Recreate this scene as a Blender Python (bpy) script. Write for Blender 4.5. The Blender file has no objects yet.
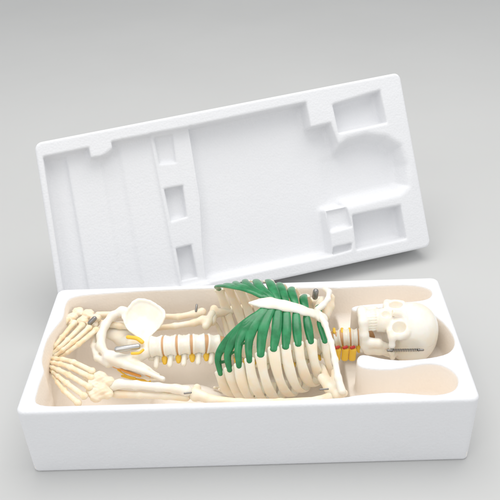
import bpy, math, random
import numpy as np
from mathutils import Vector, Matrix
random.seed(4)
sc = bpy.context.scene
col = sc.collection
R = math.radians

# ------------------------------------------------------------------ camera
F_PX = 801.54
CAM = np.array([0.02848, -0.74148, 0.79775])
ROT = (1.01432, 0.03747, -0.00206)
cd = bpy.data.cameras.new('camera'); cam = bpy.data.objects.new('camera', cd); col.objects.link(cam)
cam.location = CAM; cam.rotation_euler = ROT
cd.sensor_width = 36; cd.lens = 36*F_PX/500; cd.clip_start = .05; cd.clip_end = 60
sc.camera = cam
CR = np.array(cam.rotation_euler.to_matrix())

def at(px, py, z):
    """point of the real place at height z that was measured at a spot of the photograph"""
    d = CR @ np.array([(px-250)/F_PX, -(py-250)/F_PX, -1.0])
    return CAM + d*((z-CAM[2])/d[2])

# ------------------------------------------------------------------ materials
def new_mat(name, base, rough=.5, sss=0, sss_r=(1, .5, .3), sss_scale=.004, metal=0, coat=0, noise=0, nscale=60, col2=None,
            bump=0, bscale=300, spec=.5):
    m = bpy.data.materials.new(name); m.use_nodes = True
    nt = m.node_tree; b = nt.nodes['Principled BSDF']
    b.inputs['Base Color'].default_value = (*base, 1)
    b.inputs['Roughness'].default_value = rough
    b.inputs['Metallic'].default_value = metal
    b.inputs['Specular IOR Level'].default_value = spec
    b.inputs['Coat Weight'].default_value = coat
    b.inputs['Coat Roughness'].default_value = .2
    if sss:
        b.inputs['Subsurface Weight'].default_value = sss
        b.inputs['Subsurface Radius'].default_value = sss_r
        b.inputs['Subsurface Scale'].default_value = sss_scale
    tc = nt.nodes.new('ShaderNodeTexCoord')
    if col2:
        n = nt.nodes.new('ShaderNodeTexNoise'); n.inputs['Scale'].default_value = nscale; n.inputs['Detail'].default_value = 5
        cr = nt.nodes.new('ShaderNodeValToRGB')
        cr.color_ramp.elements[0].position = .40; cr.color_ramp.elements[1].position = .60
        cr.color_ramp.elements[0].color = (*base, 1); cr.color_ramp.elements[1].color = (*col2, 1)
        nt.links.new(tc.outputs['Object'], n.inputs['Vector'])
        nt.links.new(n.outputs['Fac'], cr.inputs['Fac']); nt.links.new(cr.outputs['Color'], b.inputs['Base Color'])
    if bump:
        n2 = nt.nodes.new('ShaderNodeTexNoise'); n2.inputs['Scale'].default_value = bscale; n2.inputs['Detail'].default_value = 4
        bp = nt.nodes.new('ShaderNodeBump'); bp.inputs['Strength'].default_value = bump; bp.inputs['Distance'].default_value = .001
        nt.links.new(tc.outputs['Object'], n2.inputs['Vector'])
        nt.links.new(n2.outputs['Fac'], bp.inputs['Height']); nt.links.new(bp.outputs['Normal'], b.inputs['Normal'])
    return m

def foam_mat(name, base, hollow_tint=None, zcut=0, sss=.0):
    m = bpy.data.materials.new(name); m.use_nodes = True
    nt = m.node_tree; b = nt.nodes['Principled BSDF']; L = nt.links.new
    b.inputs['Roughness'].default_value = .75; b.inputs['Specular IOR Level'].default_value = .25
    tc = nt.nodes.new('ShaderNodeTexCoord')
    n = nt.nodes.new('ShaderNodeTexNoise'); n.inputs['Scale'].default_value = 9; n.inputs['Detail'].default_value = 6
    L(tc.outputs['Object'], n.inputs['Vector'])
    mx = nt.nodes.new('ShaderNodeMix'); mx.data_type = 'RGBA'
    mx.inputs[6].default_value = (*base, 1); mx.inputs[7].default_value = (*[c*.965 for c in base], 1)
    L(n.outputs['Fac'], mx.inputs[0])
    out = mx.outputs[2]
    if hollow_tint:
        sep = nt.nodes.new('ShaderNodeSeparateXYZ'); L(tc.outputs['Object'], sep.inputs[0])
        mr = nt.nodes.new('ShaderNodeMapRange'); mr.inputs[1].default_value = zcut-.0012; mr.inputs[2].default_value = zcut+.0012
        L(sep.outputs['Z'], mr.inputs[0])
        # the outer faces stay white: only what lies inside the block's outline gets the bounced-light tint
        ge = nt.nodes.new('ShaderNodeAttribute'); ge.attribute_name = 'tinted'
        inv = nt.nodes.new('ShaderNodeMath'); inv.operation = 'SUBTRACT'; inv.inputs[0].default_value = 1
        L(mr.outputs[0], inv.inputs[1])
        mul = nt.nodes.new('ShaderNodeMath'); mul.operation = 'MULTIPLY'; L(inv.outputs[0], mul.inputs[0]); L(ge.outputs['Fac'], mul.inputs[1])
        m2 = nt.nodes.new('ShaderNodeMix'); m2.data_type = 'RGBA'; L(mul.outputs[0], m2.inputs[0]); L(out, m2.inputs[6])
        m2.inputs[7].default_value = (*hollow_tint, 1)
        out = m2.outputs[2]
    L(out, b.inputs['Base Color'])
    v = nt.nodes.new('ShaderNodeTexVoronoi'); v.inputs['Scale'].default_value = 260; v.feature = 'F1'
    L(tc.outputs['Object'], v.inputs['Vector'])
    n3 = nt.nodes.new('ShaderNodeTexNoise'); n3.inputs['Scale'].default_value = 35; n3.inputs['Detail'].default_value = 3
    L(tc.outputs['Object'], n3.inputs['Vector'])
    b1 = nt.nodes.new('ShaderNodeBump'); b1.inputs['Strength'].default_value = .34; b1.inputs['Distance'].default_value = .0008; b1.invert = True
    b2 = nt.nodes.new('ShaderNodeBump'); b2.inputs['Strength'].default_value = .2; b2.inputs['Distance'].default_value = .003
    L(v.outputs['Distance'], b1.inputs['Height']); L(n3.outputs['Fac'], b2.inputs['Height']); L(b2.outputs['Normal'], b1.inputs['Normal'])
    L(b1.outputs['Normal'], b.inputs['Normal'])
    return m

M_FOAM = foam_mat('white_foam', (.80, .805, .822))
M_BOX = foam_mat('white_foam_tinted', (.81, .815, .832), hollow_tint=(.97, .90, .82), zcut=.1068)  # cream hollow colour, warmed and lightened to stand in for bounced light
M_BONE = new_mat('bone_plastic', (.955, .80, .60), .36, sss=.5, sss_r=(1, .5, .25), sss_scale=.006, col2=(.95, .86, .72), nscale=45, bump=.12, bscale=220)
M_SKULL = new_mat('skull_plastic', (.95, .865, .735), .3, sss=.4, sss_r=(1, .55, .3), sss_scale=.005, col2=(.96, .915, .83), nscale=40, bump=.3, bscale=110, coat=.25)
M_HAND = new_mat('warm_bone_plastic', (.955, .75, .50), .40, sss=.5, sss_r=(1, .5, .25), sss_scale=.005, col2=(.96, .85, .67), nscale=90, bump=.12, bscale=260)
M_RIB = new_mat('rib_plastic', (.955, .82, .64), .34, sss=.5, sss_r=(1, .5, .25), sss_scale=.005, col2=(.95, .88, .76), nscale=50, bump=.1, bscale=200)
M_GREEN = new_mat('green_cartilage', (.008, .185, .056), .27, col2=(.022, .27, .095), nscale=60, bump=.12, bscale=150, coat=.3)
M_DISC = new_mat('tan_disc', (.66, .38, .19), .5)
M_NERVE = new_mat('yellow_nerve', (.95, .60, .06), .4, sss=.2, sss_r=(1, .6, .2), sss_scale=.002)
M_ORANGE = new_mat('orange_nerve', (.90, .40, .08), .45)
M_RED = new_mat('red_vessel', (.50, .03, .02), .4)
M_METAL = new_mat('steel', (.58, .57, .55), .28, metal=1)
M_DARKMETAL = new_mat('dark_steel', (.30, .29, .28), .35, metal=1)
M_BACK = new_mat('grey_backdrop', (.58, .582, .575), .85, spec=.15, col2=(.592, .594, .587), nscale=2.0)
M_BLACK = new_mat('dark_crumb', (.06, .04, .03), .7)

# ------------------------------------------------------------------ mesh helpers
def link(o, parent=None):
    col.objects.link(o)
    if parent is not None: o.parent = parent
    return o

def mesh(name, v, f, m, parent=None, smooth=True):
    me = bpy.data.meshes.new(name)
    me.from_pydata([tuple(map(float, p)) for p in v], [], [tuple(map(int, q)) for q in f])
    me.materials.append(m); me.update()
    if smooth: me.polygons.foreach_set('use_smooth', [True]*len(me.polygons))
    return link(bpy.data.objects.new(name, me), parent)

def spline(pts, n):
    pts = [np.array(p, float) for p in pts]
    if len(pts) == 2: return [pts[0]*(1-t)+pts[1]*t for t in np.linspace(0, 1, n)]
    P = [2*pts[0]-pts[1]] + pts + [2*pts[-1]-pts[-2]]
    out = []
    segs = len(pts)-1
    for k in range(n):
        s = k/(n-1)*segs; i = min(int(s), segs-1); t = s-i
        a, b, c, d = P[i:i+4]
        out.append(.5*((2*b)+(-a+c)*t+(2*a-5*b+4*c-d)*t*t+(-a+3*b-3*c+d)*t**3))
    return out

def unit(v):
    n = np.linalg.norm(v); return v/n if n > 1e-12 else v

def sweep(pts, nrm, rw, rt, sides=12, cap=True):
    """flattened tube: rw half width across the surface, rt half thickness along nrm (lists or numbers)"""
    n = len(pts); V = []; Fc = []
    rw = [rw]*n if np.isscalar(rw) else rw; rt = [rt]*n if np.isscalar(rt) else rt
    rings = []
    def ring(p, wd, nn, a, b):
        s = len(V)
        for j in range(sides):
            t = 2*math.pi*j/sides
            V.append(p+wd*math.cos(t)*a+nn*math.sin(t)*b)
        rings.append(s)
    for i in range(n):
        tg = unit(pts[min(i+1, n-1)]-pts[max(i-1, 0)])
        nn = nrm[i] if isinstance(nrm, list) else nrm
        nn = unit(nn-tg*np.dot(nn, tg)); wd = np.cross(tg, nn)
        if i == 0 and cap:
            for q in (1.0, .8, .45):
                s = math.sqrt(max(0, 1-q*q)); ring(pts[0]-tg*q*min(rw[0], rt[0]*1.6), wd, nn, rw[0]*max(s, .02), rt[0]*max(s, .02))
        ring(pts[i], wd, nn, rw[i], rt[i])
        if i == n-1 and cap:
            for q in (.45, .8, 1.0):
                s = math.sqrt(max(0, 1-q*q)); ring(pts[-1]+tg*q*min(rw[-1], rt[-1]*1.6), wd, nn, rw[-1]*max(s, .02), rt[-1]*max(s, .02))
    for a, b in zip(rings[:-1], rings[1:]):
        for j in range(sides):
            k = (j+1) % sides; Fc.append((a+j, b+j, b+k, a+k))
    Fc.append(tuple(rings[0]+j for j in range(sides)))
    Fc.append(tuple(rings[-1]+j for j in reversed(range(sides))))
    Fc = [tuple(reversed(q)) for q in Fc]
    return V, Fc

def join(parts):
    V = []; Fc = []
    for v, f in parts:
        o = len(V); V += list(v); Fc += [tuple(i+o for i in q) for q in f]
    return V, Fc

def rod(a, b, r, sides=16):
    a = np.array(a, float); b = np.array(b, float)
    up = np.array([0, 0, 1.]) if abs(unit(b-a)[2]) < .9 else np.array([1., 0, 0])
    return sweep([a, a*.5+b*.5, b], up, r, r, sides)

# ---- signed distance shapes, turned into one smooth skin
def sm(a, b, k):
    h = np.clip(.5+.5*(b-a)/k, 0, 1); return b*(1-h)+a*h-k*h*(1-h)
def smax(a, b, k): return -sm(-a, -b, k)
def ell(P, c, r):
    q = P-np.array(c, np.float32); r = np.array(r, np.float32)
    k0 = np.sqrt(((q/r)**2).sum(-1)); k1 = np.sqrt(((q/(r*r))**2).sum(-1))
    return k0*(k0-1)/(k1+1e-9)
def cap_(P, a, b, ra, rb=None):
    rb = ra if rb is None else rb
    a = np.array(a, np.float32); b = np.array(b, np.float32); ab = b-a
    t = np.clip(((P-a)@ab)/(ab@ab+1e-12), 0, 1)
    d = P-a-t[..., None]*ab
    return np.sqrt((d*d).sum(-1))-(ra+(rb-ra)*t)
def chain(P, pts, k):
    """pts: (x, y, z, r)"""
    d = None
    for p, q in zip(pts[:-1], pts[1:]):
        e = cap_(P, p[:3], q[:3], p[3], q[3]); d = e if d is None else sm(d, e, k)
    return d

def skin(fn, lo, hi, h, D=None):
    lo = np.array(lo, float)
    if D is None:
        hi = np.array(hi, float)
        n = np.ceil((hi-lo)/h).astype(int)+1
        ax = [(lo[i]+h*np.arange(n[i])).astype(np.float32) for i in range(3)]
        G = np.stack(np.meshgrid(*ax, indexing='ij'), -1)
        D = fn(G)
    D[0] = D[-1] = np.maximum(D[0], 1e-4); D[:, 0] = np.maximum(D[:, 0], 1e-4); D[:, -1] = np.maximum(D[:, -1], 1e-4)
    D[:, :, 0] = np.maximum(D[:, :, 0], 1e-4); D[:, :, -1] = np.maximum(D[:, :, -1], 1e-4); D[-1] = np.maximum(D[-1], 1e-4); D[0] = np.maximum(D[0], 1e-4)
    ins = D < 0
    nc = np.array(D.shape)-1
    acc = np.zeros((*nc, 3), np.float32); cnt = np.zeros(tuple(nc), np.float32)
    cs = [(i, j, k) for i in (0, 1) for j in (0, 1) for k in (0, 1)]
    def sl(c): return tuple(slice(c[a], c[a]+nc[a]) for a in range(3))
    for c in cs:
        for a in range(3):
            if c[a] == 0:
                c2 = list(c); c2[a] = 1
                d0 = D[sl(c)]; d1 = D[sl(c2)]; mk = (d0 < 0) != (d1 < 0)
                t = np.where(mk, d0/np.where(mk, d0-d1, 1), 0)
                for b in range(3):
                    acc[..., b] += np.where(mk, c[b]+(t if b == a else 0), 0)
                cnt += mk
    act = cnt > 0
    idx = -np.ones(tuple(nc), int); idx[act] = np.arange(act.sum())
    cell = np.argwhere(act)
    V = lo+h*(cell+acc[act]/cnt[act][:, None])
    Fs = []
    for a in range(3):
        b, c = (a+1) % 3, (a+2) % 3
        s0 = [slice(0, None)]*3; s1 = [slice(0, None)]*3
        s0[a] = slice(0, -1); s1[a] = slice(1, None)
        mk = ins[tuple(s0)] != ins[tuple(s1)]
        e = np.argwhere(mk)
        e = e[(e[:, b] > 0) & (e[:, c] > 0) & (e[:, b] < nc[b]) & (e[:, c] < nc[c])]
        if len(e) == 0: continue
        def g(db, dc):
            q = e.copy(); q[:, b] -= db; q[:, c] -= dc; return idx[q[:, 0], q[:, 1], q[:, 2]]
        quad = np.stack([g(1, 1), g(0, 1), g(0, 0), g(1, 0)], 1)
        flip = ~ins[e[:, 0], e[:, 1], e[:, 2]]
        quad[flip] = quad[flip][:, ::-1]
        Fs.append(quad)
    return V, np.concatenate(Fs)

def fast_mesh(name, V, Fq, m, parent=None):
    return mesh(name, V.tolist(), Fq.tolist(), m, parent)

# ------------------------------------------------------------------ setting
def backdrop():
    prof = []
    for y in np.linspace(-4.0, 3.2, 20): prof.append((y, 0))
    for t in np.linspace(0, 90, 24)[1:]: prof.append((3.2+2.0*math.sin(R(t)), 2.0-2.0*math.cos(R(t))))
    prof.append((5.2, 6))
    V = []; Fc = []
    xs = np.linspace(-5, 5, 9)
    for y, z in prof:
        for x in xs: V.append((x, y, z))
    n = len(xs)
    for i in range(len(prof)-1):
        for j in range(n-1): Fc.append((i*n+j, i*n+j+1, (i+1)*n+j+1, (i+1)*n+j))
    o = mesh('table_surface', V, Fc, M_BACK); o['kind'] = 'structure'
    return o
backdrop()

# ------------------------------------------------------------------ moulded foam blocks
def poly_sdf(X, Y, pts):
    d = np.full(X.shape, 1e9); inside = np.zeros(X.shape, bool)
    n = len(pts)
    for i in range(n):
        x0, y0 = pts[i-1]; x1, y1 = pts[i]
        ex, ey = x1-x0, y1-y0
        t = np.clip(((X-x0)*ex+(Y-y0)*ey)/(ex*ex+ey*ey+1e-18), 0, 1)
        d = np.minimum(d, np.hypot(X-x0-t*ex, Y-y0-t*ey))
        c = ((y0 > Y) != (y1 > Y)) & (X < (x1-x0)*(Y-y0)/(y1-y0+1e-18)+x0)
        inside ^= c
    return np.where(inside, -d, d)
def smooth01(t): t = np.clip(t, 0, 1); return t*t*(3-2*t)

def round_poly(pts, dmax=.0045):
    out = []
    n = len(pts)
    for k in range(n):
        p = np.array(pts[k-1]); q = np.array(pts[k]); r = np.array(pts[(k+1) % n])
        a = q+unit(p-q)*min(dmax, .48*np.linalg.norm(p-q)); b = q+unit(r-q)*min(dmax, .48*np.linalg.norm(r-q))
        for t in (0, .25, .5, .75, 1): out.append(tuple((1-t)**2*a+2*t*(1-t)*q+t*t*b))
    return out

def foam_block(name, W, D, H, pockets, h, m, quad=None, draft=.004, corner=.012, rim=.004, soft=.0045, mounds=()):
    """moulded block: rounded outline, pockets (outline, depth, wall slope, edge radius) sunk in its top; quad bends the outline to four corners"""
    x = (np.arange(-2, int(W/h)+4)*h-W/2).astype(np.float32); y = (np.arange(-2, int(D/h)+4)*h).astype(np.float32); z = (np.arange(-2, int(H/h)+4)*h).astype(np.float32)
    X, Y = np.meshgrid(x, y, indexing='ij'); Z = z[None, None, :]
    def rbox(ins):
        qx = np.abs(X)-(W/2-ins-corner); qy = np.abs(Y-D/2)-(D/2-ins-corner)
        return np.hypot(np.maximum(qx, 0), np.maximum(qy, 0))+np.minimum(np.maximum(qx, qy), 0)-corner
    o2 = rbox(0)[:, :, None]+draft*(1-Z/H)
    def rmax(a, b, r):
        return np.minimum(np.maximum(a, b), -r)+np.hypot(np.maximum(a+r, 0), np.maximum(b+r, 0))
    Dd = rmax(o2, Z-H, rim); Dd = rmax(Dd, -Z+0*o2, .003)
    for pl, dp, slope, er in pockets:
        sd = poly_sdf(X, Y, round_poly(pl, soft)).astype(np.float32)[:, :, None]
        c = (sd+slope*(H-Z))*(1/math.sqrt(1+slope*slope))
        c = smax(c, (H-dp)-Z+0*sd, .008)
        Dd = smax(Dd, -c, er)
    for c, r in mounds:
        G = np.stack(np.broadcast_arrays(X[:, :, None], Y[:, :, None], Z), -1).astype(np.float32)
        Dd = sm(Dd, ell(G, c, r), .012)
    V, Fq = skin(None, (x[0], y[0], z[0]), None, h, Dd)
    tinted = ((np.abs(V[:, 0]) < W/2-.0065) & (V[:, 1] > .0055) & (V[:, 1] < D-.0055) & (V[:, 2] > .004)).astype(np.float32)
    if quad is not None:
        BL, BR, TR, TL = [np.array(k) for k in quad]
        s = (V[:, 0]/W+.5)[:, None]; t = (V[:, 1]/D)[:, None]
        V = np.concatenate([(1-s)*(1-t)*BL+s*(1-t)*BR+s*t*TR+(1-s)*t*TL, V[:, 2:]], 1)
    o = fast_mesh(name, V, Fq, m)
    a_ = o.data.attributes.new('tinted', 'FLOAT', 'POINT'); a_.data.foreach_set('value', tinted)
    return o

BW, BD, BH = .58, .27186, .10855
CAV = [(-0.2664, 0.2523), (-0.1625, 0.2597), (-0.0485, 0.2610), (0.1251, 0.2515), (0.1552, 0.2525), (0.2457, 0.2553), (0.2733, 0.2432), (0.2747, 0.2275), (0.2612, 0.2125),
 (0.2086, 0.2100), (0.15, 0.2061), (0.1527, 0.1893), (0.1845, 0.2003), (0.2571, 0.1886), (0.2767, 0.1591), (0.2837, 0.1271), (0.2804, 0.1055), (0.2645, 0.0873), (0.2156, 0.0793),
 (0.1832, 0.0829), (0.1544, 0.0968), (0.1453, 0.0868), (0.1456, 0.0664), (0.1916, 0.0603), (0.2301, 0.0725), (0.2556, 0.0693), (0.2697, 0.0508), (0.2697, 0.0335), (0.2598, 0.017),
 (0.2329, 0.0102), (0.1854, 0.0203), (0.1423, 0.0166), (0.1141, 0.0115), (0.0042, 0.0108), (-0.1845, 0.0124), (-0.2679, 0.0123), (-0.27, 0.0384), (-0.2704, 0.0636), (-0.2686, 0.0795),
 (-0.2767, 0.0984), (-0.2792, 0.1133), (-0.2811, 0.1508), (-0.2721, 0.1827), (-0.2666, 0.1993), (-0.271, 0.2293)]
deep = [p for p in CAV if p[0] < .146]
PB = [([(x+BW/2-BW/2, y) for x, y in CAV], .052, .03, .003), ([(-.266, .2523), (-.1625, .2597), (-.0485, .2610), (.1251, .2515), (.138, .2515), (.138, .0170), (.1141, .0125), (.0042, .0118), (-.1845, .0134), (-.2659, .0143),
 (-.268, .0384), (-.2684, .0636), (-.2666, .0795), (-.2747, .0984), (-.2772, .1133), (-.2791, .1508), (-.2701, .1827), (-.2646, .1993), (-.269, .2293)], .088, .03, .004)]
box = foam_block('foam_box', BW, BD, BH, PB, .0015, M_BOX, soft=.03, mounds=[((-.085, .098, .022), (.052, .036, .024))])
box['label'] = 'open white foam box with cream tinted hollows, lying flat and holding the skeleton'
box['category'] = 'foam box'

# the lid, standing on its lower edge behind the box and leaning back
LO = np.array([-0.2877, 0.2783, 0.03]); PSI, LEAN = .332, .5003
la = np.array([math.cos(PSI), math.sin(PSI), 0]); lb = np.array([-math.sin(PSI), math.cos(PSI), 0])
lu = lb*math.sin(LEAN)+np.array([0, 0, math.cos(LEAN)]); ln = np.cross(la, lu)
LQ = [(-0.008, 0.0025), (0.6528, -0.0031), (0.6515, 0.3134), (0.0073, 0.2958)]
LW, LD, LT = .652, .305, .064
def inv_bil(u, v):
    """lid plane coordinates to block coordinates"""
    s = t = .5
    BL, BR, TR, TL = [np.array(k) for k in LQ]
    for _ in range(12):
        p = (1-s)*(1-t)*BL+s*(1-t)*BR+s*t*TR+(1-s)*t*TL
        ds = (1-t)*(BR-BL)+t*(TR-TL); dt = (1-s)*(TL-BL)+s*(TR-BR)
        d = np.linalg.solve(np.array([ds, dt]).T, np.array([u, v])-p); s += d[0]; t += d[1]
    return s*LW-LW/2, t*LD
def LP(pts): return [inv_bil(*p) for p in pts]
POCK = [  # outline in the lid's plane (metres), depth, wall slope, softness of its edge
 (LP([(.017, .272), (.0895, .275), (.0895, .258), (.126, .258), (.126, .278), (.194, .2795), (.194, .020), (.003, .020)]), .020, .10, .0025),
 (LP([(.017, .272), (.056, .270), (.047, .020), (.003, .020)]), .027, .15, .003),
 (LP([(.099, .252), (.146, .278), (.138, .020), (.091, .020)]), .024, .3, .004),
 (LP([(.190, .280), (.262, .281), (.256, .16), (.240, .020), (.188, .020)]), .016, .15, .003),
 (LP([(.256, .281), (.4675, .289), (.4675, .245), (.505, .247), (.512, .210), (.505, .098), (.4695, .098), (.4640, .020), (.235, .022), (.240, .08), (.252, .16)]), .032, .15, .003),
 (LP([(.197, .276), (.2320, .276), (.2280, .2250), (.197, .2280)]), .024, .1, .0025),
 (LP([(.196, .190), (.2325, .190), (.2285, .133), (.197, .131)]), .034, .12, .003),
 (LP([(.196, .089), (.227, .090), (.226, .030), (.195, .030)]), .034, .12, .003),
 (LP([(.514, .277), (.608, .288), (.610, .229), (.516, .226)]), .028, .15, .0035),
 (LP([(.470, .199), (.505, .202), (.530, .214), (.567, .2165), (.605, .206), (.630, .185), (.636, .150), (.630, .112), (.610, .101), (.520, .098), (.470, .098)]), .032, .45, .007),
 (LP([(.513, .082), (.608, .082), (.608, .020), (.509, .020)]), .028, .15, .0035),
 (LP([(.468, .060), (.509, .062), (.506, .098), (.468, .098)]), .014, .1, .0025),
 (LP([(.464, .020), (.500, .022), (.503, .034), (.467, .034)]), .012, .1, .0025),
]
lid = foam_block('foam_cover', LW, LD, LT, POCK, .0016, M_FOAM, quad=[(a, b) for a, b in LQ], soft=.0028)
mw = Matrix(((la[0], lu[0], ln[0], 0), (la[1], lu[1], ln[1], 0), (la[2], lu[2], ln[2], 0), (0, 0, 0, 1)))
mw.translation = Vector(LO-ln*LT)
lid.matrix_world = mw
lid['label'] = 'white foam lid with moulded pockets, standing tilted and leaning back behind the box'
lid['category'] = 'foam lid'

# ------------------------------------------------------------------ the skeleton
sk = bpy.data.objects.new('skeleton_model', None); col.objects.link(sk)
sk['label'] = 'cream plastic skeleton model with green rib cartilage, lying on its back in the foam box'
sk['category'] = 'skeleton'

# ---- chest
CX = [-0.0611, -0.0435, -0.0017, 0.0349, 0.0671, 0.091, 0.1092]
CY = [0.1698, 0.1651, 0.1508, 0.1488, 0.1462, 0.1466, 0.146]
CZ = [.085, .088, .095, .096, .095, .092, .09]
CA = [0.0675, 0.0783, 0.089, 0.0882, 0.0783, 0.0644, 0.0491]
CB = [0.0531, 0.0616, 0.07, 0.0694, 0.0616, 0.0507, 0.0386]
ROLL = R(18)
def chest(x, deg, o=0):
    yc, zc, a, b = [float(np.interp(x, CX, v)) for v in (CY, CZ, CA, CB)]
    a += o; b += o; p = R(deg)
    l = -a*math.sin(p); m = b*math.cos(p)
    return np.array([x, yc+l*math.cos(ROLL)-m*math.sin(ROLL), zc+l*math.sin(ROLL)+m*math.cos(ROLL)])
def chest_n(x, deg):
    yc, zc, a, b = [float(np.interp(x, CX, v)) for v in (CY, CZ, CA, CB)]
    p = R(deg); l = -math.sin(p)*b; m = math.cos(p)*a
    return unit(np.array([0, l*math.cos(ROLL)-m*math.sin(ROLL), l*math.sin(ROLL)+m*math.cos(ROLL)]))
CL = [[(0.100, -1.0), (0.1045, 14), (0.106, 27.0)],
 [(0.082, -2.0), (0.084, 14.0), (0.0865, 29.0)],
 [(0.068, -2.0), (0.068, 18.0), (0.069, 32.0)],
 [(0.055, -3.0), (0.054, 19.0), (0.052, 35.0)],
 [(0.044, -3.0), (0.041, 18.0), (0.036, 37.0)],
 [(0.036, -2.0), (0.026, 13.0), (0.021, 27.0), (0.019, 42.0)],
 [(0.029, -1.0), (0.015, 11.0), (0.006, 24.0), (0.0035, 35.0), (0.004, 47.0)],
 [(0.024, 0), (0.007, 13.0), (-0.006, 25.0), (-0.0105, 38.0), (-0.010, 53.0)],
 [(0.017, 4.0), (-0.003, 17.0), (-0.0185, 31.0), (-0.025, 45.0), (-0.023, 59.0)],
 [(0.012, 6.0), (-0.010, 19.0), (-0.030, 35.0), (-0.0385, 48.0), (-0.036, 66.0)]]
CWID = [.0048, .0054, .0057, .0060, .0062, .0063, .0063, .0063, .0062, .0058]
RB = [20, 34, 40, 44, 44, 42, 40, 38, 36, 32]
WEB = {5: [(4, 7)], 6: [(4, 10), (13, 14)], 7: [(4, 12), (15, 16)], 8: [(4, 14), (17, 18)]}
def mir(d): return -16-d
for side in (1, -1):
    for i, c in enumerate(CL):
        f = (lambda d: d) if side == 1 else mir
        sh = 0 if side == 1 else -.004
        n = 22
        path = spline([(x+sh*min(1, k), f(d)) for k, (x, d) in enumerate(c)], n)
        pts = [chest(x, d, .0006) for x, d in path]; nr = [chest_n(x, d) for x, d in path]
        w = CWID[i]
        ws = [w*(.8+.28*math.sin(math.pi*min(1, k/(n-1)*1.1))**.6+.12*(k/(n-1)))*(1-(.26 if i >= 6 else .08)*smooth01(np.float64((k/(n-1)-.35)/.4))) for k in range(n)]
        v, fc = sweep(pts, nr, ws, .0026, 14)
        if i in WEB:                                                   # moulded web joining this strip to the next one down
            p2 = spline([(x+sh*min(1, k), f(d)) for k, (x, d) in enumerate(CL[i+1])], n)
            for k0, k1 in WEB[i]:
                Vw_, Fw_ = [], []
                for k in range(k0, k1+1):
                    for u in (0, .33, .67, 1):
                        x_ = path[k][0]*(1-u)+p2[k][0]*u; d_ = path[k][1]*(1-u)+p2[k][1]*u
                        dip = .0007*math.sin(math.pi*u)
                        Vw_.append(chest(x_, d_, .0018-dip)); Vw_.append(chest(x_, d_, -.0012+dip))
                m_ = k1-k0
                def I(k, u, lay): return (k*4+u)*2+lay
                for k in range(m_):
                    for u in range(3):
                        Fw_.append((I(k, u, 0), I(k, u+1, 0), I(k+1, u+1, 0), I(k+1, u, 0)))
                        Fw_.append((I(k, u, 1), I(k+1, u, 1), I(k+1, u+1, 1), I(k, u+1, 1)))
                for kk in (0, m_):
                    for u in range(3): Fw_.append((I(kk, u, 0), I(kk, u+1, 0), I(kk, u+1, 1), I(kk, u, 1)))
                v, fc = join([(v, fc), (Vw_, Fw_)])
        o = mesh('costal_cartilage', v, fc, M_GREEN, sk)
        # bony rib: on from the end of the cartilage, round the side to the spine
        x0, d0 = c[-1]; x0 += sh
        tot = 158-d0
        pth = []
        lean = RB[i]*.00075 if i < 9 else .022
        for k in range(9):
            t = k/8
            pth.append((x0+lean*(smooth01(np.float64(t*1.02))*.75+.25*t), f(d0-1+tot*t)))
        path = spline(pth, 40)
        pts = [chest(x, d, -.0002+random.uniform(-1, 1)*.0001) for x, d in path]; nr = [chest_n(x, d) for x, d in path]
        ws = [(.0066 if i else .0048)*(1+.10*math.sin(k*.37+i*1.7)+.18*math.exp(-k/3)) for k in range(40)]
        v, fc = sweep(pts, nr, ws, .0024, 12)
        mesh('rib', v, fc, M_RIB, sk)
# floating ribs
for side in (1, -1):
    for x0, d0 in ((-.040, 104), (-.048, 118)):
        f = (lambda d: d) if side == 1 else mir
        path = spline([(x0+.018*t, f(d0+(158-d0)*t)) for t in (0, .5, 1)], 18)
        v, fc = sweep([chest(x, d, -.002) for x, d in path], [chest_n(x, d) for x, d in path], [.0022+.0014*min(1, k/6) for k in range(18)], .002, 10)
        mesh('floating_rib', v, fc, M_RIB, sk)
# sternum
path = spline([(.006, -6), (.016, -6), (.034, -6), (.060, -6), (.084, -7), (.095, -9), (.107, -11)], 50)
prof = np.interp(np.linspace(0, 1, 50), [0, .08, .16, .24, .35, .55, .74, .80, .90, 1], [.0016, .0036, .0056, .0088, .0096, .0088, .0076, .0080, .0110, .0090])
prof = prof*(1+.07*np.sin(np.linspace(0, 1, 50)*44)*(np.linspace(0, 1, 50) > .2))
v, fc = sweep([chest(x, d, .0035) for x, d in path], [chest_n(x, d) for x, d in path], list(prof), [.0018+.0022*min(1, k/12) for k in range(50)], 18)
mesh('sternum', v, fc, M_SKULL, sk)

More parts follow.
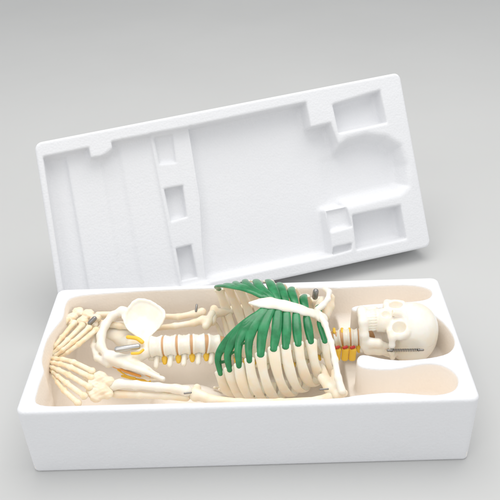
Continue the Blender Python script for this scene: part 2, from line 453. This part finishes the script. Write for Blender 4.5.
# ---- spine
def vertebra(p, ax, up, L, r, kind, side=np.array([0, -1., 0])):
    """one bone: drum shaped body along ax, processes; disc, nerve roots as sub-parts"""
    ax = unit(ax); up = unit(up-ax*np.dot(up, ax)); sd = np.cross(ax, up)
    if sd[1] > 0: sd = -sd            # towards the near side
    N = 28; Vs = []; Fs = []
    prof = [(-.5, .55), (-.5, .86), (-.47, .97), (-.40, 1.02), (-.28, .95), (0, .86), (.28, .95), (.40, 1.02), (.47, .97), (.5, .86), (.5, .55)]
    for s, q in prof:
        for j in range(N):
            t = 2*math.pi*j/N; flat = 1-.10*max(0, -math.sin(t))
            Vs.append(p+ax*s*L+sd*math.cos(t)*q*r*1.08+up*math.sin(t)*q*r*flat)
    for i in range(len(prof)-1):
        for j in range(N):
            k = (j+1) % N; Fs.append((i*N+j, i*N+k, (i+1)*N+k, (i+1)*N+j))
    Fs.append(tuple(range(N))[::-1]); Fs.append(tuple(range((len(prof)-1)*N, len(prof)*N)))
    parts = [(Vs, Fs)]
    tl = 1.75 if kind == 'lumbar' else 1.3
    for s in (1, -1):
        a = p-up*r*.55+sd*s*r*.5; b = p-up*r*.85+sd*s*r*tl-ax*.002
        parts.append(sweep(spline([a, (a+b)/2+up*.001, b], 8), ax, r*.22, [r*.28, r*.28, r*.27, r*.26, r*.26, r*.27, r*.28, r*.26], 12))
        a = p-up*r*.75+sd*s*r*.75-ax*L*.62; b = p-up*r*.75+sd*s*r*.72+ax*L*.62
        parts.append(sweep(spline([a, (a+b)/2-up*.001, b], 6), up, r*.24, r*.3, 10))
    a = p-up*r*1.0; b = p-up*r*2.1-ax*.004
    parts.append(sweep(spline([a, b], 6), sd, r*.5, r*.14, 10))
    V, Fc = join(parts)
    o = mesh('vertebra', V, Fc, M_SKULL if kind != 'thoracic' else M_BONE, sk)
    # disc on the head side
    c = p+ax*(L*.5+.0011)
    mesh('disc', *rod(c-ax*.0010, c+ax*.0010, r*.92, 24), M_DISC, o)
    for s in (1, -1):
        a = c-up*r*.55+sd*s*r*.55; b = c-up*r*.95+sd*s*r*1.28
        mesh('nerve_root', *sweep(spline([a, (a+b)/2+up*.0015, b], 10), ax, [.0026]*10, [min(.0042, r*.30)*q for q in (.7, .8, .9, .97, 1, 1, 1, .95, .88, .75)], 12), M_NERVE, o)
    return o
SP = [at(150, 347, .084), at(180, 345, .087), at(212, 344, .084), np.array([-.010, .165, .066]), np.array([.030, .163, .052]), np.array([.070, .162, .054]), np.array([.100, .160, .066]), at(335, 339, .088), at(366, 337, .092)]
S = spline(SP, 400)
cum = [0]
for a, b in zip(S[:-1], S[1:]): cum.append(cum[-1]+float(np.linalg.norm(b-a)))
def spine_at(s):
    k = min(max(int(np.searchsorted(cum, s)), 1), len(S)-2); return S[k], unit(S[k+1]-S[k-1])
s = .000; tot = cum[-1]
n = 0
while s < tot-.010:
    p, ax = spine_at(s)
    f_ = s/tot
    if n < 5: pitch, r, kind = .0198, .0150-.0003*n, 'lumbar'
    elif p[0] < .105: pitch, r, kind = .0150-.0003*max(0, n-5), .0118-.0003*(n-5), 'thoracic'
    else: pitch, r, kind = .0112, .0122, 'cervical'
    p, ax = spine_at(s+pitch/2)
    rollv = np.array([0, -.20, 1.])
    vertebra(p, ax, rollv, pitch-.0019, r, kind)
    if kind == 'cervical':
        o = col.objects[-1] if False else None
    s += pitch; n += 1
# arteries along the neck, red tips and orange sheath at the near side
for k, px in enumerate((337.2, 345.2, 352.6)):
    a = at(px, 330, .102); b = at(px+.3, 347, .092)
    mesh('red_vessel', *rod(at(px-1.4, 347.8, .098), at(px+1.4, 347.0, .098), .0022, 12), M_RED, sk)
    mesh('nerve_root', *sweep(spline([at(px+.5, 350, .093), at(px, 354, .086), at(px-.5, 359, .078)], 8), np.array([1., 0, 0]), .0030, .0050, 12), M_NERVE, sk)
    mesh('nerve_root', *rod(at(px-3, 332.5, .1005), at(px-3.2, 329, .100), .0022, 12), M_NERVE, sk)

# ---- pelvis: one moulded skin
def w4(px, py, z, r): return (*at(px, py, z), r)
def pelvis_sdf(P):
    k = .005
    d = chain(P, [w4(101, 347, .080, .0066), w4(101, 336, .086, .0060), w4(105, 325, .092, .0058), w4(112, 316, .096, .0058), w4(122, 311, .100, .0062), w4(134, 313, .100, .0072), w4(144, 323, .096, .0075), w4(147, 335, .090, .0085)], k)
    d = sm(d, chain(P, [w4(101, 347, .080, .0055), w4(108, 356, .078, .0060), w4(121, 361, .080, .0065), w4(134, 359, .082, .008), w4(146, 352, .082, .009)], k), k)
    # sacrum
    d = sm(d, chain(P, [w4(146, 346, .082, .0135), w4(136, 345, .078, .0120), w4(122, 341, .066, .0090), w4(112, 336, .060, .0055)], k), .006)
    d = sm(d, ell(P, at(120, 331, .070), (.025, .022, .008)), .006)
    d = sm(d, ell(P, at(131, 317, .098), (.014, .010, .0045)), .006)
    d = sm(d, chain(P, [w4(112, 357, .076, .0090), w4(130, 362, .079, .0080), w4(147, 370, .083, .0052)], .004), .005)
    # far wing: a dished plate
    c = at(144, 319, .106); nrm = unit(np.array([.05, -.55, .80])); cs = c+nrm*.063
    q = P-cs.astype(np.float32); rr = np.sqrt((q*q).sum(-1))
    shell = np.abs(rr-.065)-.0015
    e = unit(np.cross(nrm, np.array([1., 0, 0]))); e1 = np.cross(e, nrm)
    q2 = P-c.astype(np.float32); u = q2@e1.astype(np.float32); v = q2@e.astype(np.float32)
    ang = np.arctan2(v, u)
    rad = .0292+.0015*np.cos(4*ang-.6)+.0012*np.sin(3*ang+.8)+.0005*np.sin(7*ang)
    out = np.sqrt(u*u+v*v)-rad
    wing = smax(shell, out, .002)
    d = sm(d, wing, .004)
    rimc = []
    for t in np.linspace(-.6, 3.4, 14):
        ra = .0292+.0015*math.cos(4*t-.6)+.0012*math.sin(3*t+.8)+.0005*math.sin(7*t)
        pt = c+e1*math.cos(t)*ra+e*math.sin(t)*ra
        pt = cs+unit(pt-cs)*.065
        rimc.append((*pt, .0019))
    d = sm(d, chain(P, rimc, .002), .002)
    # near wing seen edge on
    d = sm(d, chain(P, [w4(108, 358, .078, .0068), w4(126, 365, .083, .0058), w4(144, 371, .086, .0042), w4(163, 379, .084, .0028)], .003), .004)
    d = sm(d, chain(P, [w4(124, 364, .080, .0035), w4(143, 367, .080, .003), w4(158, 375, .082, .0025)], .004), .005)
    d = sm(d, chain(P, [w4(112, 362, .072, .0045), w4(126, 371, .066, .0030), w4(148, 379, .066, .0022), w4(163, 379, .082, .0022)], .003), .005)
    # sit bones and pubic branches on the left
    d = sm(d, chain(P, [w4(103, 326, .088, .005), w4(95, 334, .080, .0040), w4(93, 346, .074, .0040), w4(97, 358, .072, .0045), w4(108, 364, .072, .0055)], .003), .004)
    d = sm(d, chain(P, [w4(101, 347, .080, .0045), w4(95, 346, .076, .0040)], .003), .004)
    return d
lo = np.array([at(88, 330, .09)[0]-.004, .05, .035]); hi = np.array([at(170, 330, .1)[0]+.004, .245, .150])
pel = fast_mesh('pelvis', *skin(pelvis_sdf, lo, hi, .0011), M_SKULL, sk)
mesh('metal_rod', *rod(at(117, 349.5, .098), at(138, 346.5, .100), .0042, 24), M_METAL, pel)
mesh('nerve_root', *sweep(spline([at(128, 337, .098), at(137, 338.5, .100), at(142, 342, .098)], 10), np.array([0, 0, 1.]), .0032, .0026, 12), M_NERVE, pel)
mesh('nerve_root', *sweep(spline([at(132, 353.5, .096), at(139, 353, .096), at(143, 350, .096)], 10), np.array([0, 0, 1.]), .002, .002, 12), M_NERVE, pel)
for pts, mm, r in (([(113, 366, .066), (126, 371.5, .070), (140, 376, .072)], M_ORANGE, .0018), ([(118, 364, .072), (134, 369, .078), (150, 376.5, .078)], M_ORANGE, .0014), ([(122, 376, .060), (134, 379, .062), (150, 381, .062)], M_NERVE, .0016), ([(118, 370, .066), (127, 376, .064), (135, 378, .066)], M_NERVE, .0012)):
    mesh('nerve_branch', *sweep(spline([at(*q) for q in pts], 14), np.array([0, 0, 1.]), r, r, 8), mm, pel)

# ---- skull
SC = .00056; SR = R(17)
sc0 = at(410.5, 332.5, .098)
ex = unit(np.array([1., -.02, .02])); ez = unit(np.array([0, -math.sin(SR), math.cos(SR)])); ey = np.cross(ez, ex); ez = np.cross(ex, ey)
def skull_sdf(P):
    P = P.copy(); Pm = P.copy(); Pm[..., 1] = np.abs(P[..., 1])
    d = ell(Pm, (2, 0, -6), (65, 69, 84))
    d = sm(d, ell(Pm, (6, 0, 26), (56, 58, 56)), 14)
    d = smax(d, -ell(Pm, (-16, 80, 38), (34, 21, 24)), 12)           # temple
    d = sm(d, ell(Pm, (-42, 0, 0), (30, 44, 52)), 12)
    d = sm(d, cap_(Pm, (-22, 8, 77), (-20, 40, 66), 7, 7), 8)         # brow
    d = sm(d, chain(Pm, [(-20, 46, 62, 6), (-38, 52, 58, 5), (-56, 50, 58, 9), (-60, 40, 64, 9)], 5), 6)
    d = sm(d, ell(Pm, (-70, 0, 56), (26, 31, 28)), 9)                 # upper jaw
    d = sm(d, ell(Pm, (-86, 0, 56), (12, 28, 29)), 6)
    d = sm(d, cap_(Pm, (-26, 0, 77), (-50, 0, 86), 10, 8), 6)         # nose bridge
    d = sm(d, cap_(Pm, (-50, 52, -16), (-76, 50, -10), 11, 6), 8)
    d = sm(d, ell(Pm, (-36, 48, 56), (20, 9, 13)), 6)
    d = sm(d, ell(Pm, (-38, 22, 62), (24, 26, 16)), 6)
    d = smax(d, -ell(Pm, (-38, 34, 74), (16.5, 13.5, 24)), 3)             # orbit
    d = smax(d, -ell(Pm, (-64, 0, 90), (14, 11, 20)), 3)              # nasal opening
    d = smax(d, -ell(Pm, (-64, 46, 28), (26, 14, 18)), 6)             # hollow behind the cheek
    d = smax(d, -ell(Pm, (-50, 62, -4), (6, 9, 6)), 3)
    d = sm(d, chain(Pm, [(-56, 55, 54, 7.5), (-56, 62, 38, 7.5), (-56, 67, 16, 7), (-52, 66, -8, 7)], 4), 5)  # cheek arch
    # lower jaw
    j = chain(Pm, [(-124, 0, 78, 11), (-123, 16, 74, 11), (-121, 37, 50, 11), (-118, 48, 18, 11), (-112, 50, 4, 11)], 5)
    j = sm(j, chain(Pm, [(-108, 50, 6, 14), (-84, 52, 4, 12), (-56, 54, -2, 8)], 6), 6)
    j = sm(j, chain(Pm, [(-106, 47, 30, 13), (-88, 49, 30, 11), (-70, 50, 20, 7), (-54, 52, 18, 5)], 5), 7)
    j = sm(j, ell(Pm, (-116, 0, 58), (9, 30, 27)), 5)
    j = smax(j, -ell(Pm, (-116, 0, 28), (22, 34, 36)), 5)
    for a in np.linspace(4, 84, 7):                                   # teeth
        yy, zz = 25.5*math.sin(R(a)), 52+32*math.cos(R(a))
        d = sm(d, ell(Pm, (-98, yy, zz), (8, 3.9, 3.6)), 2.4)
        j = sm(j, ell(Pm, (-107, yy*.96, zz-1.5), (7, 3.6, 3.4)), 2.4)
    d = np.minimum(d, j)
    # faint suture grooves
    x, y, z = P[..., 0], P[..., 1], P[..., 2]
    d = d+1.0*np.exp(-((z-14+2*np.sin(y*.35)+1.2*np.sin(y*.9))/1.3)**2)*(x > 0)
    d = d+.9*np.exp(-((y+1.5*np.sin(z*.4))/1.3)**2)*(x > 0)*(z < 14)
    return d
V, Fq = skin(skull_sdf, (-142, -80, -100), (76, 80, 104), 1.45)
A = np.stack([ex, ey, ez], 1)
Vw = (V*SC)@A.T+sc0
skull = fast_mesh('skull', Vw, Fq, M_SKULL, sk)
def skp(x, y, z): return A@(np.array([x, y, z])*SC)+sc0
nside = -1 if skp(0, 60, 0)[1] > sc0[1] else 1
# the jaw spring at the near side
a = skp(-70, nside*58, 22); b = skp(-6, nside*69, 20)
a = at(391, 350.5, .103); b = at(420, 350, .103)
turns = 17; N = turns*14; hp = []
axv = unit(b-a); s1 = unit(np.cross(axv, [0, 0, 1.])); s2 = np.cross(axv, s1)
for k in range(N+1):
    t = k/N; an = 2*math.pi*turns*t
    hp.append(a+(b-a)*t+(s1*math.cos(an)+s2*math.sin(an))*.0019)
Vv, Ff = [], []
for k, p in enumerate(hp):
    tg = unit(hp[min(k+1, N)]-hp[max(k-1, 0)]); n1 = unit(np.cross(tg, axv)); n2 = np.cross(tg, n1)
    for j in range(6):
        t = 2*math.pi*j/6; Vv.append(p+(n1*math.cos(t)+n2*math.sin(t))*.0006)
for k in range(N):
    for j in range(6):
        q = (j+1) % 6; Ff.append((k*6+j, k*6+q, (k+1)*6+q, (k+1)*6+j))
mesh('jaw_spring', Vv, Ff, M_DARKMETAL, skull)
mesh('spring_screw', *rod(a-axv*.004, a+axv*.002, .0018, 12), M_DARKMETAL, skull)
mesh('spring_screw', *rod(b-axv*.002, b+axv*.004, .0016, 12), M_DARKMETAL, skull)

# ---- long bones as smooth skins
def bone(name, pts, k=.004, m=M_BONE, h=.0010, parent=sk, extra=None):
    P4 = [w4(*p) for p in pts]
    def fn(P):
        d = chain(P, P4, k)
        if extra:
            for e in extra: d = sm(d, chain(P, [w4(*p) for p in e], k), k)
        return d
    allp = P4+([w4(*p) for e in extra for p in e] if extra else [])
    a = np.array([q[:3] for q in allp]); r = max(q[3] for q in allp)+.004
    return fast_mesh(name, *skin(fn, a.min(0)-r, a.max(0)+r, h), m, parent)
# collar bones
cl_ = bone('clavicle', [(319, 314, .140, .0046), (325, 324, .140, .0040), (331, 342, .134, .0036), (335, 360, .122, .0038), (338, 378, .110, .0044), (342, 391, .100, .0052)], m=M_SKULL, h=.0009)
bone('clavicle', [(317, 310, .140, .0046), (323, 305, .142, .0038), (328, 299, .142, .0034), (329, 292, .138, .0036), (325, 289, .136, .0040)], m=M_SKULL, h=.0009)
# shoulders
bone('shoulder_blade', [(322, 378, .088, .006), (330, 388, .088, .0075), (338, 395, .090, .0065), (344, 393, .094, .005)], m=M_BONE, extra=[[(330, 388, .088, .006), (322, 366, .086, .004)], [(338, 392, .092, .006), (334, 372, .092, .004)]])
bone('shoulder_blade', [(326, 316, .112, .006), (330, 306, .118, .006), (331, 298, .126, .0048), (327, 291, .132, .004)], m=M_BONE, extra=[[(318, 308, .120, .006), (322, 300, .122, .005)]])
mesh('shoulder_screw', *rod(at(315.0, 297, .138), at(315.8, 291.5, .146), .0042, 18), M_DARKMETAL, sk)
mesh('shoulder_pin', *rod(at(320, 389.5, .100), at(328, 389, .100), .0012, 10), M_DARKMETAL, sk)
# far arm
bone('upper_arm_bone', [(322, 302, .118, .0085), (300, 303, .095, .006), (262, 304, .080, .0055), (232, 310, .080, .0055), (214, 314, .082, .0068)], extra=[[(214, 309, .084, .0062), (212, 322, .082, .0062)]])
bone('forearm_bone', [(208, 322, .084, .0072), (203, 320, .086, .0060), (194, 323, .086, .0048), (175, 326, .084, .0042), (150, 329, .082, .0042), (120, 326, .082, .0045), (100, 323, .084, .0052)], extra=[[(212, 314, .086, .006), (206, 326, .084, .006)]])
bone('forearm_bone', [(202, 312, .088, .0066), (194, 314, .088, .0050), (178, 317, .087, .0044), (150, 316, .084, .0042), (120, 314, .082, .0042), (98, 315, .084, .0052)])
mesh('elbow_pin', *rod(at(196, 311, .094), at(196.8, 305, .099), .0017, 12), M_DARKMETAL, sk)
# near arm
bone('forearm_bone', [(112, 386, .080, .0075), (120, 384, .084, .0062), (136, 385, .086, .0056), (158, 387, .086, .0054), (176, 389, .086, .0060), (187, 391, .086, .0075)], m=M_SKULL)
bone('forearm_bone', [(116, 394, .070, .0060), (140, 395, .074, .0045), (165, 396, .074, .0045), (186, 397, .078, .006)])
bone('upper_arm_bone', [(334, 397, .084, .0080), (318, 401.5, .080, .0062), (280, 403, .080, .0056), (240, 403, .078, .0056), (212, 400, .080, .0062), (195, 393.5, .082, .0080)], m=M_BONE, extra=[[(197, 388, .083, .0055), (195, 397, .080, .006)]])
mesh('elbow_pin', *rod(at(184.5, 393.4, .094), at(191, 392.6, .094), .0012, 10), M_DARKMETAL, sk)

# ---- hands (one skin each for the wrist, each finger a bone chain)
def hand(wrist_blobs, bases, tips, mids, m_w, m_f, parent=sk):
    rn = random.Random(len(bases)+int(wrist_blobs[0][0]))
    B = [w4(*q) for q in wrist_blobs]
    B += [(b[0]+rn.uniform(-.006, .006), b[1]+rn.uniform(-.006, .006), b[2]+rn.uniform(-.002, .004), b[3]*rn.uniform(.55, .85)) for b in B]
    def fn(P):
        d = None
        for i, q in enumerate(B):
            g = rnd_ax[i]
            e = ell(P, q[:3], (q[3]*g[0], q[3]*g[1], q[3]*g[2])); d = e if d is None else sm(d, e, .0036)
        q_ = P*np.float32(520)
        return d+.0005*np.sin(q_[..., 0]+2*np.sin(q_[..., 1]*.7))*np.sin(q_[..., 1]*1.1+q_[..., 2])
    rnd_ax = [(rn.uniform(.9, 1.2), rn.uniform(.8, 1.1), rn.uniform(.65, .9)) for _ in B]
    a = np.array([q[:3] for q in B]); r = max(q[3] for q in B)+.004
    hnd = fast_mesh('hand', *skin(fn, a.min(0)-r, a.max(0)+r, .0009), m_w, parent)
    for b, mdl, t in zip(bases, mids, tips):
        pts = spline([at(*b), at(*mdl), at(*t)], 61)
        prof = []
        for k in range(61):
            u = k/60
            r = .0040-.0013*u
            for jn in (0, .42, .68, .86): r += .0013*math.exp(-((u-jn)/.035)**2)*(1-.35*u)
            prof.append(r)
        mesh('finger', *sweep(pts, np.array([0, 0, 1.]), prof, [q*.95 for q in prof], 10), m_f, hnd)
    return hnd
# far hand: wrist at the back, fingers running to the left end of the tray
hand([(96, 318, .092, .008), (88, 314, .092, .009), (79, 312, .090, .008), (72, 317, .088, .008), (83, 321, .088, .0085), (66, 323, .084, .0075), (75, 326, .082, .007), (92, 325, .086, .007)],
     [(67, 320, .090), (74, 323, .091), (82, 325.5, .092), (89, 328, .092), (96, 330, .091)],
     [(47, 350, .072), (48, 354, .074), (49, 357, .072), (51, 359, .070), (55, 361, .066)],
     [(55, 337, .088), (60, 340, .090), (65, 342.5, .090), (70, 344.5, .089), (75, 347, .086)], M_BONE, M_HAND)
# near hand
hand([(108, 382, .086, .0085), (100, 377, .088, .0085), (94, 383, .086, .0085), (102, 390, .082, .009), (91, 391, .080, .0075), (96, 398, .076, .0075), (108, 394, .078, .0075), (88, 376, .086, .0065)],
     [(92, 371, .092), (92, 378, .091), (89, 387, .088), (84, 396, .084), (78, 403, .078)],
     [(50, 358, .074), (49, 362, .072), (49, 366, .070), (50, 369, .068), (52, 372, .066)],
     [(70, 361, .090), (67, 366, .090), (65, 373, .088), (64, 381, .084), (62, 388, .080)], M_BONE, M_HAND)
mesh('wrist_pin', *rod(at(90, 323, .097), at(94.5, 318.5, .102), .0036, 14), M_DARKMETAL, sk)
# ------------------------------------------------------------------ light
w = bpy.data.worlds.new('World'); sc.world = w; w.use_nodes = True
w.node_tree.nodes['Background'].inputs[0].default_value = (.975, .985, 1, 1)
w.node_tree.nodes['Background'].inputs[1].default_value = .75
def area(name, loc, aim, size, power, colr=(1, 1, 1)):
    l = bpy.data.lights.new(name, 'AREA'); l.shape = 'RECTANGLE'; l.size, l.size_y = size; l.energy = power; l.color = colr
    o = bpy.data.objects.new(name, l); col.objects.link(o); o.location = loc
    o.rotation_euler = (Vector(aim)-Vector(loc)).to_track_quat('-Z', 'Y').to_euler()
    return o
area('softbox_top', (.1, .55, 1.9), (0, .15, 0), (1.8, 1.4), 18, (1, .985, .96))
area('softbox_front', (-.9, -1.3, 1.8), (0, .2, .1), (1.2, 1.2), 5, (1, .99, .97))
sc.view_settings.view_transform = 'Standard'; sc.view_settings.look = 'None'; sc.view_settings.exposure = .17; sc.view_settings.gamma = 1
